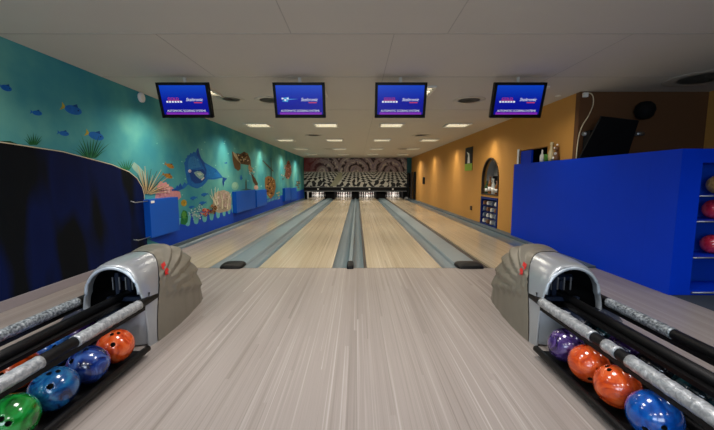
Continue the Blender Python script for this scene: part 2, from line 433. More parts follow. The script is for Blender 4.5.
def fish(cx, cy, s, c, tail, rot=15, label=None):
    r = R(rot)
    def T(x, y): return (cx+(x*math.cos(r)-y*math.sin(r))*s, cy+(x*math.sin(r)+y*math.cos(r))*s)
    body = [T(1*math.cos(t), .48*math.sin(t)) for t in (2*PI*i/16 for i in range(16))]
    tl = [T(-.85, 0), T(-1.45, -.5), T(-1.3, 0), T(-1.45, .45)]
    fin = [T(-.3, -.4), T(.2, -.75), T(.45, -.38)]
    decal('painted_fish', [(tail, tl), (c, body), ('0c4484' if c[0] < '5' else '5a3a10', fin), ('0a2a58', [T(.55+.1*math.cos(t), -.1+.1*math.sin(t)) for t in (0, 1.26, 2.5, 3.77, 5.03)])], label)
fish(6, 88, 6, '1660b0', '2a6ab0', 20); fish(73, 110, 9, '1a66b4', 'b3a23a', 18, 'large blue painted fish with a yellow tail, the upper one'); fish(96, 136, 8, '1a66b4', 'b3a23a', 18, 'large blue painted fish with a yellow tail, the lower one')
fish(37, 113, 5, '1a66b4', '1a66b4', 10); fish(64, 133.5, 5, '1a66b4', '1a66b4', 10)
fish(170, 166, 4.2, '9a6a20', '9a6a20', 25); fish(168, 176, 4.5, '9a6a20', '8a5a18', 20)
fish(204, 194.5, 3.2, '1260ac', '1260ac', 170); fish(193, 198, 3.2, '1260ac', '1260ac', 170); fish(202, 203, 3.2, '1260ac', '1260ac', 170); fish(191, 207, 2.4, '1260ac', '1260ac', 170)
fish(241, 178, 2.2, '1260ac', '1260ac', 90); fish(226, 163, 1.4, '1260ac', '1260ac', 0)
def tuft(cx, cy, n, h, c, spread=1.2, w=1., label=None, name='painted_seaweed'):
    sh = []
    for i in range(n):
        a = -PI/2+(i/(n-1)-.5)*2*spread; l = h*(.7+.3*random.random())
        bx = cx+(i/(n-1)-.5)*h*.35
        tx, ty = cx+math.cos(a)*l, cy+math.sin(a)*l
        mx, my = (bx+tx)/2+math.cos(a)*l*.05, (cy+ty)/2-l*.08
        sh.append((c if isinstance(c, str) else c[i % len(c)], [(bx-w, cy), (mx-w*.6, my), (tx, ty), (mx+w*.6, my), (bx+w, cy)]))
    decal(name, sh, label, .0015)
rs = random.Random(3)
def speck(cx, cy, a, b_, cols, n, s0=.5, s1=1.3):
    out = []
    for i in range(n):
        t = rs.uniform(0, 2*PI); q = rs.random()**.5; z_ = rs.uniform(s0, s1)
        out.append((cols[i % len(cols)], ell(cx+a*q*math.cos(t), cy+b_*q*math.sin(t), z_, z_*rs.uniform(.5, 1.1), rs.uniform(0, 180), 7)))
    return out
def stroke(pts, w, c):
    L_, R_ = [], []
    for i, (x, y) in enumerate(pts):
        x0, y0 = pts[max(i-1, 0)]; x1, y1 = pts[min(i+1, len(pts)-1)]
        d = math.hypot(x1-x0, y1-y0) or 1; nx, ny = -(y1-y0)/d, (x1-x0)/d
        k_ = w*(1-.7*i/(len(pts)-1))
        L_.append((x+nx*k_, y+ny*k_)); R_.append((x-nx*k_, y-ny*k_))
    return (c, L_+R_[::-1])
tuft(33, 145, 9, 15, ('1e5a34', '2a6a3a'), 1., .8); tuft(90, 158, 13, 26, ('1c5f3e', '2c7048', '1b5240'), 1.1, .9); tuft(126, 170, 7, 14, ('1f6a44', '2c7048'), .8, .7)
sg = [('8fb0a4', [(131, 165), (134, 162), (139, 166), (144, 172), (147, 182), (146, 192), (142, 184), (138, 174), (133, 169)])]
for i in range(26):
    a_ = -PI/2+(i/25-.5)*2.5; l_ = 30*(.62+.38*rs.random())*(1 if abs(a_+PI/2) < .8 else .8)
    cv = (i/25-.5)*16
    P_ = [(146+(i/25-.5)*7+math.cos(a_)*l_*u+cv*u*u*.35, 194+math.sin(a_)*l_*u+abs(cv)*u*u*.45) for u in (0, .25, .5, .75, 1)]
    sg.append(stroke(P_, .62, ('b09a70', '4a3a2c', 'c2ae84', '7c6848', '2f4a44')[i % 5]))
decal('painted_coral', sg, 'tan and brown painted sea grass')
decal('painted_hill', [('1d4a2c', [(0, 141), (10, 141), (22, 146), (40, 150), (60, 153), (60, 156), (30, 150), (0, 146)])])
# pink coral behind the near blue box
decal('painted_coral', [('c4888c', [(155, 199), (156, 190), (158, 184), (160.5, 181), (163, 183), (166, 182), (168, 186), (172, 187), (175, 190), (180, 192), (181, 197), (178, 200), (155, 201)])]+speck(163, 191, 7, 7, ('d8a2a0', 'b87478', 'dcb0a8'), 26, .7, 1.6), 'pink painted coral')
cr_ = [(184.5, 165), (183.7, 163), (185.6, 161), (185, 159), (187, 157.5), (187, 155.5), (189.5, 155), (190, 153), (192.3, 153.4), (193.4, 151.6), (195.4, 152.6)]
decal('painted_sea_creature', [
 ('1560ac', [(171, 189.5), (175, 188.6), (177, 185), (178, 187), (180, 183), (182, 186), (184.5, 182), (186, 184), (187.5, 183), (186, 176), (185, 170)]+cr_+[(197, 149), (198.2, 147.6), (199.2, 153), (201, 158), (204, 162), (209, 165), (216, 169), (223, 177.5), (214, 179.5), (208, 179.5), (205.5, 183), (202, 186.5), (197, 188.5), (192, 187), (188, 184.5), (184, 188.5), (178, 191), (172, 191)]),
 ('0d4590', [(197, 149), (198.2, 147.6), (199.2, 153), (201, 158), (204, 162), (206.5, 168), (206, 176), (204, 168), (200, 160), (196.5, 155)]),
 ('1c70b8', [(204, 164), (209, 166), (216, 170.5), (221, 176.5), (213, 178), (207, 177), (206.5, 170)]),
 ('2d78b4', [(188, 161), (190, 157), (194, 156), (198, 161), (201, 167), (196, 168), (191, 169), (188, 169)]),
 ('123f88', [(189, 172), (192, 169.5), (197, 170), (203, 169), (205.5, 173), (205, 179), (201, 183), (195, 183.5), (191, 180)]),
 ('1c66ae', [(190, 181), (195, 184), (201, 183.6), (204, 181), (201, 186), (196, 187.5), (192, 185.5)]),
 ('7fa8a6', [(193.5, 172.5), (197, 171), (200.5, 171.5), (204, 174.5), (203, 177.5), (199.5, 179), (196, 176)]),
 ('b8c8bc', [(196.5, 173), (200, 172.6), (202, 174.5), (199, 176)]), ('c9cfc4', [(200.5, 179.3), (203.6, 177), (204.2, 178), (201.5, 180.6)]),
 ('e8ece8', ell(189.4, 171, 1.5, 1.5, n=10)), ('102048', ell(189.7, 171.1, .6, .6, n=8)),
 ('0f4c9c', [(171, 189.5), (176, 188.6), (177, 185), (178, 187), (180, 183), (181.5, 186.5), (183, 188), (178, 190.2), (172, 190.6)]),
 ('0d4590', [(222.5, 177), (227, 178.6), (224.4, 181), (223.2, 187), (222, 182)])]+speck(194, 162, 4, 4, ('3f88bc', '1b5ea4'), 12, .4, .8)+speck(213, 173, 5, 2.5, ('2a80c0', '1558a0'), 8, .4, .9), 'large blue painted whale-like fish')
decal('painted_coral', [('a69a88', [(212, 210), (213, 201), (214, 194), (218, 191), (224, 190), (229, 192), (231.5, 198), (231, 209), (228, 211), (219, 213)])]+speck(222.5, 201, 8, 9, ('b8a69a', 'c9b4ac', '8d8274', 'b79a96'), 60, .5, 1.2)+[stroke(p, .5, 'd0ccae') for p in ([(216, 210), (214, 202), (211, 196), (210, 189)], [(215, 206), (212, 200), (208.5, 195)], [(216, 205), (215.5, 196), (217, 188)], [(214.5, 199), (213.5, 193), (214, 187)], [(226, 209), (227, 200), (230, 192)], [(221, 209), (221, 200), (219, 192)])], 'pale branching painted coral')
decal('painted_coral', speck(205, 212.5, 5, 4, ('b4503c', 'c46a50', 'd08a74', '94382c'), 40, .5, 1.2)+speck(212, 209.5, 3.6, 4.4, ('8a5a34', '6b4424', 'a8784a', '54381e'), 34, .5, 1.1), 'rust red painted coral')
decal('painted_coral', [('a08424', ell(183.8, 203, 3, 3.4))]+speck(183.8, 203, 2.2, 2.6, ('8a7020', 'b8983a'), 10, .4, .8), 'round mustard painted sponge')
decal('painted_seaweed', [('1f6a3a', [(180.5, 224), (181, 214), (183, 210), (186.5, 211), (188, 217), (187.5, 222), (185, 225)]), ('4a8a3c', ell(184, 215, 2.4, 3.6))]+speck(184, 216, 2.6, 5, ('164c2c', '2e7c44'), 12, .4, .9))
decal('painted_coral', speck(195, 214, 7, 5.5, ('9ab8b4', '7fa0a8', 'b4c8c0', '5a94a8'), 60, .4, 1.0)+speck(199, 207, 4, 3, ('9ab8b4', 'b4c8c0'), 16, .3, .7), 'pale grey painted coral')
decal('painted_sponge', [('7ab49c', ell(235, 186, 3.6, 4.2)), ('94c4ac', ell(234.6, 185, 2.4, 2.8))])
decal('painted_sea_creature', [('5c4426', [(232, 151), (234, 154), (237, 159), (240.5, 163), (240.5, 169), (238, 171), (234.5, 168), (232.5, 160)]), ('a89a78', [(232.5, 151.5), (236, 154), (240, 160), (241, 164), (237, 160), (234, 156)]), ('5a4428', [(236, 153), (240, 154), (244, 151.5), (248, 154), (250.5, 160), (251, 168), (248, 165), (241, 164), (238, 158)]), ('9a8660', [(249, 164), (252, 168), (252.5, 172), (250, 172), (248, 168)]), ('4a3420', [(251, 173), (255, 178), (258, 184), (256.5, 187), (253, 182)]), ('b99a8a', ell(256, 187.5, 2.2, 2.2))]
 +speck(243, 158, 6, 5, ('2a1c10', '8a6c40', 'c0b08c', '3c2a18'), 34, .5, 1.3)+speck(251, 172, 2.5, 5, ('b8b0a0', '6a4c30', 'd0c4b0'), 14, .4, .8), 'brown and cream painted swimming animal')
decal('painted_wreck', [('3c5c58', [(240, 190), (245, 189), (245.2, 182), (246, 178), (246.8, 182), (247, 188.5), (251, 189.5), (251, 190.5)])])
decal('painted_ship', [('8a6438', [(265, 178), (268, 176), (272, 177), (275, 180), (275.8, 187), (274, 195), (270.5, 199), (267, 195), (265, 187)])]+speck(270, 186, 4, 9, ('3e2818', 'b08850', '5a3a20', 'c09c60'), 46, .4, 1.1)+[('5a3d24', [(262, 160), (273, 171), (272.7, 171.9), (262, 161)]), ('3c5c58', [(270, 158), (270.6, 158), (271.2, 177), (270.5, 177)])], 'brown painted sunken ship with masts')
decal('painted_coral', speck(278, 195, 2, 5, ('b0a060', '8aa080', 'd0c890'), 16, .3, .7))
decal('painted_sea_creature', [('8a5c48', [(284.5, 176), (286, 169), (287, 162), (289, 160), (291, 166), (291.5, 173), (289.5, 178), (287, 179)])]+speck(287.5, 171, 3.4, 8, ('b87c68', '5a3426', 'c09888'), 26, .4, .9)+speck(283, 177, 3, 2.6, ('3c2a24', 'a0a898'), 10, .3, .7), 'reddish brown painted sea animal in the distance')
decal('painted_sea_creature', speck(298, 183, 2, 5.5, ('5a4c3c', 'a09880', '4a5c58', '6a4434'), 26, .4, .9), 'small grey brown painted shape at the far end')
# blue seabed band with scalloped upper edge
def seabed():
    b = MB(M['blue_dark'], paint('58a8b0'))
    x = XL+.0012
    P = [(5.5, .27), (6.05, .05), (22, .05), (22, .62), (19.4, .55), (12, .5), wallpt(234, 203, XL), wallpt(224, 206, XL), wallpt(211, 209.5, XL), wallpt(198, 212.5, XL), wallpt(187, 215, XL), wallpt(180, 217, XL), (6.3, .34)]
    b.face([(x, y, z) for y, z in P])
    c_ = paint('5fa9ac')
    for q_, (px, py, w_, h_) in enumerate([(178, 224, 2.4, 4), (187.5, 223, 3, 6), (196, 221, 3, 6), (204.5, 219.5, 2.6, 5), (211.5, 218, 2.3, 4.5), (218, 216, 2, 4.4), (224, 214, 1.8, 4.2), (229, 212, 1.6, 4), (232.5, 210.5, 1.2, 4)]):
        pts = [(px-w_*1.2, py-h_-2), (px-w_*.8, py)]+[(px-w_*.8*math.cos(a), py+h_*.55*math.sin(a)) for a in (.4, .9, 1.57, 2.2, 2.7)]+[(px+w_*.8, py), (px+w_*1.2, py-h_-2)]
        P2 = [wallpt(u_, v_, XL) for u_, v_ in pts]
        b.face([(x+.0005, y, z) for y, z in P2], c_)
    for i in range(11):
        px = 265+i*1.45; py = 202-i*.5
        P2 = [wallpt(u_, v_, XL) for u_, v_ in ell(px, py, .45, 1.6, n=8)]
        b.face([(x+.0005, y, z) for y, z in P2], c_)
    b.bm.normal_update()
    for f in b.bm.faces:
        if f.normal.x < 0: f.normal_flip()
    return b.build('painted_seabed', wl, recalc=False)
seabed()
bub = MB(paint('7cc0b4'))
for i in range(26):
    px, py = random.uniform(150, 262), random.uniform(140, 196)
    P = [wallpt(a, b_, XL) for a, b_ in ell(px, py, .6, .6, n=7)]
    bub.face([(XL+.0008, y, z) for y, z in P])
bub.build('painted_bubbles', wl)

# blue boxes on the left wall
def wall_box(y0, y1, z0, z1, d, label, extra=False):
    q = 1+d/XL; y0, y1, z0, z1 = y0*q, y1*q, H-(H-z0)*q, H-(H-z1)*q
    t = thing('wall_cover', label, 'wall box', (XL+d/2, (y0+y1)/2, z0), 'blue boxes along the teal wall')
    b = MB(M['blue_box']); b.box(XL+.002, XL+d, y0, y1, z0, z1, bev=.008); b.build('casing', t)
    if extra:
        for z in (z1-.02, z0+.02):
            b = MB(M['steel']); b.tube([(XL+d-.03, y0+.01, z), (XL+d-.03, y0-.3, z-.005), (XL+d-.06, y0-.36, z+.02)], .007, n=8); b.build('bracket_rod', t)
        b = MB(M['white']); b.box(XL+d-.01, XL+d+.008, y0+.03, y0+.12, z1-.06, z1-.02, bev=.003); tag(b.build('latch', t), 'small white latch')
wall_box(5.6, 6.5, .28, .92, .13, 'nearest blue box on the teal wall, with rods and a white latch', True)
wall_box(9.65, 11.45, .29, .9, .12, 'long blue box on the teal wall beyond the painted corals')
wall_box(11.6, 12.9, .29, .87, .08, 'shorter blue box just beyond the long one, before the painted ship')
wall_box(16.2, 17.6, .2, .82, .12, 'blue box on the teal wall beyond the painted ship')
wall_box(17.7, 19.3, .15, .78, .08, 'farthest blue box on the teal wall near the pins')

# round white detector on the teal wall
b = MB(M['white']); y, z = wallpt(140.5, 97.5, XL)
b.tube([(XL, y, z), (XL+.03, y, z), (XL+.045, y, z)], [.075, .075, .05], n=20); tag(recentre(b.build('wall_speaker')), 'round white disc fitting high on the teal wall', 'speaker')

# ------------------------------------------------------------------ lanes
lanes = [(-3.17, -2.12, 'leftmost bowling lane, beside the teal wall'), (-1.409, -.356, 'second bowling lane from the left'), (.142, 1.21, 'third bowling lane from the left'), (1.922, 2.95, 'rightmost bowling lane, beside the ochre wall')]
for x0, x1, lb in lanes:
    t = thing('bowling_lane', 'pale boarded '+lb, 'bowling lane', ((x0+x1)/2, YF, -.08))
    b = MB(M['lane']); b.box(x0, x1, YF, 24.0, -.08, 0); b.build('lane_surface', t)
    cx = (x0+x1)/2
    for i in range(-3, 4):
        b = MB(M['dark_board'])
        yy = YF+4.6-abs(i)*.28; xx = cx+i*.147
        b.face([(xx-.018, yy, .0006), (xx+.018, yy, .0006), (xx, yy+.15, .0006)])
        b.build('aiming_arrow', t)
for x0, x1, lb in ((.10, .142, 'thin dark brown board along the left edge of the third lane'), (1.80, 1.922, 'dark brown board along the left edge of the rightmost lane')):
    b = MB(M['dark_board']); b.box(x0, x1, YF+.001, 22, -.085, -.012 if x0 < 1 else -.03); tag(recentre(b.build('edge_board')), lb, 'board')
def gutter(x0, x1, label, dep=.045):
    b = MB(M['gutter']); n = 10
    rows = []
    for yy in (YF+.002, 22.0):
        top = [(x0+(x1-x0)*i/n, yy, -.005-dep*math.sin(PI*i/n)**.8) for i in range(n+1)]
        rows.append(top+[(x1, yy, -.084), (x0, yy, -.084)])
    vs = b.grid(rows, closeu=True, smooth=False)
    for q in vs: b.bm.faces.new(q)
    tag(recentre(b.build('gutter')), label, 'gutter', 'gutters between the lanes')
gutter(-3.37, -3.172, 'gutter between the teal wall and the leftmost lane')
gutter(-2.118, -1.945, 'gutter on the right edge of the leftmost lane')
gutter(-1.635, -1.411, 'gutter on the left edge of the second lane')
gutter(-.354, -.142, 'gutter on the right edge of the second lane')
gutter(-.053, .098, 'gutter on the left edge of the third lane')
gutter(1.212, 1.43, 'gutter on the right edge of the third lane')
gutter(2.952, 3.298, 'gutter between the rightmost lane and the ochre wall', .03)
def cover(x0, x1, h, label):
    t = thing('division_cover', label, 'cover', ((x0+x1)/2, YF, -.08), 'raised covers between the lanes')
    b = MB(M['cover'])
    s = min(.02, (x1-x0)*.2)
    b.prism([(x0, -.084), (x0, .0), (x0+s, h), (x1-s, h), (x1, .0), (x1, -.084)], 'y', YF+.12, 22.0)
    b.build('cover_strip', t)
    # black moulded end cap
    b = MB(M['black']); w = (x1-x0)/2+.01; cx = (x0+x1)/2
    rows = []
    for y, k, z in ((-.06, .0, .004), (-.055, .8, .02), (-.03, .95, .045), (.02, 1, .06), (.1, 1, .066), (.18, .97, .06), (.22, .85, .04), (.225, .0, .01)):
        n = 16; rr = []
        for i in range(n+1):
            a = PI*i/n
            rr.append((cx+w*max(k, .02)*math.copysign(abs(math.cos(a))**.5, math.cos(a)), YF+y, .001+z*math.sin(a)**.6*(1 if k else .3)))
        rows.append(rr)
    b.grid(rows); b.build('end_cap', t)
cover(-1.94, -1.64, .02, 'wide blue grey raised cover between the two left lanes')
cover(-.137, -.057, .03, 'narrow blue grey raised rail between the two middle lanes')
cover(1.435, 1.795, .02, 'wide blue grey raised cover between the two right lanes')
# little pads at the foul line
b = MB(M['vent_dark']); b.box(XL+.05, 3.3, YF-.006, YF+.001, -.08, .0008); tag(b.build('foul_line'), 'thin dark line where the approach meets the lanes', 'line'); 

# ------------------------------------------------------------------ pin end
YM = 22.0
t = thing('masking_unit', 'wide mural of swirls above black and white chequers over the pins', 'mural', (-.05, YM, .45))
MASK = t
b = MB(M['swirls']); b.box(-3.40, 3.2, YM, YM+.04, 1.72, 2.6); b.build('upper_panel', t)
b = MB(M['chequers']); b.box(-3.40, 3.2, YM-.08, YM-.04, .76, 1.69); b.build('lower_panel', t)
b = MB(M['vent']); b.box(-3.40, 3.2, YM-.09, YM+.02, 1.69, 1.715); b.build('trim_rail', t)
b = MB(M['black']); b.box(-3.40, 3.2, YM-.12, YM, .5, .74); b.build('fascia', t)
b = MB(M['grey']); b.box(-3.40, 3.2, YM-.13, YM, .735, .76); b.box(-3.40, 3.2, YM-.13, YM, .47, .5); b.build('fascia_edge', t)
for x in (-2.5, -.95, .8, 2.3):
    b = MB(M['white']); b.box(x-.05, x+.05, YM-.13, YM-.12, .57, .66); tag(b.build('lane_plate', t), 'small pale plate')
b = MB(mat('sail_paint', '9a9a80', .7)); b.face([(-1.75, YM-.083, .8), (-1.15, YM-.083, 1.67), (-.95, YM-.083, 1.67), (-.95, YM-.083, 1.3), (-1.35, YM-.083, .8)]); b.build('pale_slash', t)
b = MB(mat('teal_end', '28606a', .8)); b.box(3.2, XR, YM, YM+.1, 1.6, ZC); struct(b.build('wall_end_right'))
b = MB(M['black_matte']); b.box(XL, XR, YM+.05, YM+.12, .74, ZC-.01); struct(b.build('wall_end_upper'))
for x, y, m_, lb in ((3.22, 21.4, 'black_matte', 'black'), (3.33, 20.9, 'dark_board', 'dark brown'), (3.43, 20.4, 'black', 'glossy black')):
    b = MB(M[m_]); b.box(x-.035, x+.035, y-.2, y+.2, .03, 1.66+.02*(x > 3.3)); tag(recentre(b.build('leaning_board')), '%s upright board in the far right corner by the pins' % lb, 'board')
b = MB(M['grey']); b.box(3.0, 3.28, 21.2, 21.6, .001, .09, bev=.02); b.box(3.05, 3.2, 21.25, 21.5, .09, .13, bev=.01); tag(recentre(b.build('tool_case')), 'low pale grey case on the floor in the far right corner', 'case')
# kickbacks
for x0, x1, lb in ((-3.41, -3.3, 'far left'), (-2.08, -1.46, 'left'), (-.33, .1, 'middle'), (1.25, 1.88, 'right'), (3.0, 3.4, 'far right')):
    b = MB(M['black_matte']); b.box(x0, x1, YM+.15, 24.3, -.084, .72); tag(recentre(b.build('kickback')), 'black partition at the %s of the pin decks' % lb, 'partition', 'partitions between the pin decks')
pk = [mat('pit_curtain', '4a4440', .8)]
for x0, x1, lb in lanes:
    b = MB(pk[0]); b.box(x0-.05, x1+.05, 24.1, 24.15, .0, .7); tag(recentre(b.build('pit_curtain')), 'pale curtain behind the pins of the '+lb.split(',')[0], 'curtain', 'pit curtains')
b = MB(M['white']); b.box(-3.2, -3.12, YM-.12, YM-.02, .0, .46, bev=.01); b.box(-3.12, -3.0, YM-.12, YM-.08, .42, .46, bev=.01); tag(recentre(b.build('post')), 'white post at the left end of the pin deck', 'post')
# pins
pin0 = thing('bowling_pin', '', 'bowling pin')
prof = [(.0, 0), (.026, 0), (.028, .004), (.036, .03), (.0498, .07), (.0605, .114), (.0578, .15), (.0479, .186), (.0353, .21), (.0262, .24), (.0228, .254), (.0236, .27), (.0276, .3), (.0322, .343), (.0305, .36), (.02, .376), (0, .381)]
b = MB(M['pin']); b.lathe(prof, n=16); shade(b.build('body', pin0))
b = MB(M['red']); b.lathe([(.0268, .241), (.0242, .25)], n=16); b.lathe([(.0242, .262), (.0252, .272)], n=16); b.build('neck_stripes', pin0)
names = [('head pin', 0, 0), ('second row left pin', -1, 1), ('second row right pin', 1, 1), ('third row left pin', -2, 2), ('third row middle pin', 0, 2), ('third row right pin', 2, 2),
         ('back row far left pin', -3, 3), ('back row inner left pin', -1, 3), ('back row inner right pin', 1, 3), ('back row far right pin', 3, 3)]
ln = ('leftmost lane', 'second lane from the left', 'third lane from the left', 'rightmost lane')
fst = True
for li, (x0, x1, lb) in enumerate(lanes):
    for nm, i, j in names:
        o = pin0 if fst else copy_tree(pin0); fst = False
        o.location = ((x0+x1)/2+i*.1524, YF+18.3-.15+j*.264, .0005)
        tag(o, 'white red-necked bowling pin, %s on the %s' % (nm, ln[li]), 'bowling pin', 'pins on the '+ln[li])

# ------------------------------------------------------------------ ceiling lights, vents
lit = []
lt0 = thing('ceiling_light', '', 'ceiling light')
b = MB(M['white_metal'])
for a in ((-.3, .3, -.3, -.28), (-.3, .3, .28, .3), (-.3, -.28, -.28, .28), (.28, .3, -.28, .28)): b.box(a[0], a[1], a[2], a[3], -.03, 0)
b.build('frame', lt0)
b = MB(M['reflector']); b.box(-.28, .28, -.28, .28, -.004, -.001); b.build('reflector', lt0)
for x in (-.14, 0., .14):
    b = MB(M['tube']); b.tube([(-.26, x, -.014), (.26, x, -.014)], .008, n=8); b.build('lamp_tube', lt0)
b = MB(M['reflector'])
for i in range(7): b.box(-.28+.56*i/6-.002, -.28+.56*i/6+.002, -.28, .28, -.03, -.022)
for i in range(1, 6): b.box(-.28, .28, -.28+.56*i/6-.002, -.28+.56*i/6+.002, -.03, -.022)
b.build('louvre', lt0)
rows_y = [-1.3, 2.1, 5.45, 8.8, 12.1, 15.5, 19.0]
rname = ['behind the approach', 'above the ball returns', 'just beyond the monitors', 'in the second row beyond the monitors', 'in the third row beyond the monitors', 'in the fourth row beyond the monitors', 'nearest the pins']
cname = ['leftmost', 'inner left', 'inner right', 'rightmost']
fst = True
for ri, y in enumerate(rows_y):
    for ci, x in enumerate((-2.5, -.78, .87, 2.53)):
        o = lt0 if fst else copy_tree(lt0); fst = False
        o.location = (x, y, ZC)
        tag(o, '%s square louvred ceiling light %s' % (cname[ci], rname[ri]), 'ceiling light', 'louvred ceiling lights')
        L = bpy.data.lights.new('ceiling_lamp', 'AREA'); L.shape = 'SQUARE'; L.size = .5
        L.energy = (30 if ri < 2 else 12 if (ri, ci) == (2, 3) else 36 if ri == 6 else 26) if ci < 3 or ri > 1 else 7
        L.color = (1, .95, .93) if ri < 2 else (1, .9, .76); L.spread = R(150)
        lo = bpy.data.objects.new('ceiling_lamp', L); C.objects.link(lo); lo.location = (x, y, ZC-.05)
def vent(x, y, r, label):
    t = thing('air_diffuser', label, 'vent', (x, y, ZC), 'round ceiling air diffusers')
    b = MB(M['vent'])
    for k_ in range(4):
        ro = r*(1-k_*.22); ri_ = ro-r*.11
        b.lathe([(ri_, ZC-.009), (ro-r*.02, ZC-.007), (ro, ZC-.004)], (x, y, 0), n=32)
    shade(b.build('rings', t))
    b = MB(M['vent_dark']); b.lathe([(0, ZC-.0025), (r*.98, ZC-.0025)], (x, y, 0), n=32); b.build('backing', t)
    b = MB(M['vent'])
    for a in range(8):
        aa = a*PI/4; ux, uy = math.cos(aa), math.sin(aa)
        b.face([(x+ux*.05-uy*.006, y+uy*.05+ux*.006, ZC-.011), (x+ux*.05+uy*.006, y+uy*.05-ux*.006, ZC-.011), (x+ux*r+uy*.006, y+uy*r-ux*.006, ZC-.006), (x+ux*r-uy*.006, y+uy*r+ux*.006, ZC-.006)])
    b.build('spokes', t)
vent(1.94, 6.06, .27, 'round ceiling air diffuser between the two right monitors')
vent(-1.5, 6.06, .27, 'round ceiling air diffuser half hidden by the second monitor')
vent(-2.15, 5.98, .22, 'round ceiling air diffuser beside the leftmost monitor')
vent(-1.34, 10.8, .27, 'round ceiling air diffuser left of centre, nearer of its pair')
vent(1.99, 10.8, .27, 'round ceiling air diffuser right of centre, nearer of its pair')
vent(-1.32, 15.7, .27, 'round ceiling air diffuser left of centre, farther of its pair')
vent(2.05, 15.7, .27, 'round ceiling air diffuser right of centre, farther of its pair')
vent(4.7, 4.75, .45, 'large dark round air diffuser over the bar corner')
for x, y, lb in ((3.3, 5.75, 'near the ochre wall corner'), (4.35, 4.1, 'over the bar corner'), (-3.05, 5.45, 'close to the teal wall above the blue box')):
    b = MB(M['white_metal']); b.lathe([(.0, -.02), (.03, -.02), (.045, -.01), (.045, 0)], (x, y, ZC), n=16); tag(recentre(b.build('ceiling_spotlight')), 'tiny round ceiling fitting '+lb, 'light')

# wall-grazing light of the outer lamps (scallops on both walls)
def spot(x, y, z, tx, ty, tz, e, col, size=60, blend=.95):
    L = bpy.data.lights.new('wall_wash', 'SPOT'); L.energy = e; L.color = col; L.spot_size = R(size); L.spot_blend = blend; L.shadow_soft_size = .04
    o = bpy.data.objects.new('wall_wash', L); C.objects.link(o); o.location = (x, y, z)
    o.rotation_euler = (Vector((tx, ty, tz))-Vector((x, y, z))).to_track_quat('-Z', 'Y').to_euler()
for y in (5.45, 8.8, 12.1, 15.5, 19.0):
    if y > 6: spot(-2.95, y, ZC-.06, -3.45, y, 1.5, 56, (1, .9, .66), 66)
    else: spot(-2.6, y, ZC-.06, -3.45, y, 1.3, 40, (1, .93, .75), 84, 1.)
    if y > 6: spot(3.05, y, ZC-.06, 3.55, y, 1.5, 38, (1, .9, .7), 60)
# pin lamps
for x0, x1, lb in lanes:
    L = bpy.data.lights.new('pin_lamp', 'AREA'); L.shape = 'RECTANGLE'; L.size = 1.0; L.size_y = .15; L.energy = 15; L.color = (1, .93, .88)
    o = bpy.data.objects.new('pin_lamp', L); C.objects.link(o); o.location = ((x0+x1)/2, YM+.25, .62); o.rotation_euler = (R(62), 0, 0)
    q_ = MB(M['white']); q_.box((x0+x1)/2-.5, (x0+x1)/2+.5, YM+.13, YM+.2, .62, .7); q_.build('pin_lamp_housing', MASK)

# ------------------------------------------------------------------ monitors
def text_part(s, size, loc, m_, parent, name, shear=0., sx=1.):
    cu = bpy.data.curves.new('t', 'FONT'); cu.body = s; cu.size = size; cu.shear = shear; cu.align_x = 'CENTER'; cu.align_y = 'CENTER'; cu.extrude = .0004
    o = bpy.data.objects.new('t', cu); C.objects.link(o)
    dg = bpy.context.evaluated_depsgraph_get(); dg.update()
    me = bpy.data.meshes.new_from_object(o.evaluated_get(dg)); bpy.data.objects.remove(o)
    me.transform(Matrix.Scale(sx, 4, (1, 0, 0))); me.transform(Matrix.Rotation(PI/2, 4, 'X')); me.transform(Matrix.Translation(loc))
    me.materials.clear(); me.materials.append(m_)
    p = bpy.data.objects.new(name, me); C.objects.link(p); p.parent = parent; return p
def em(name, c, s):
    k = NT(name); k.b.inputs['Base Color'].default_value = (0, 0, 0, 1); k.b.inputs['Emission Color'].default_value = lin(c); k.b.inputs['Emission Strength'].default_value = s; k.b.inputs['Roughness'].default_value = .3; return k.m
k = NT('screen_blue'); tc = k.n('TexCoord'); sx = k.n('SeparateXYZ'); k.l(tc.outputs['Object'], sx.inputs[0])
k.l(k.ramp(k.math('ADD', k.math('MULTIPLY', sx.outputs[2], 2.), .5), [(.1, '0a0a88'), (.5, '0818a0'), (.95, '0a48cc')]), k.b.inputs['Emission Color'])
k.b.inputs['Emission Strength'].default_value = 1.; k.b.inputs['Base Color'].default_value = (.0, .0, .01, 1); k.b.inputs['Roughness'].default_value = .25; M['screen'] = k.m
M['s_white'] = em('screen_white', 'e8eefc', 1.); M['s_red'] = em('screen_red', 'd84060', .9); M['s_purple'] = em('screen_purple', '8a2cc0', .9); M['s_cyan'] = em('screen_cyan', '4aa8e8', .9)
MW, MH = .69, .455
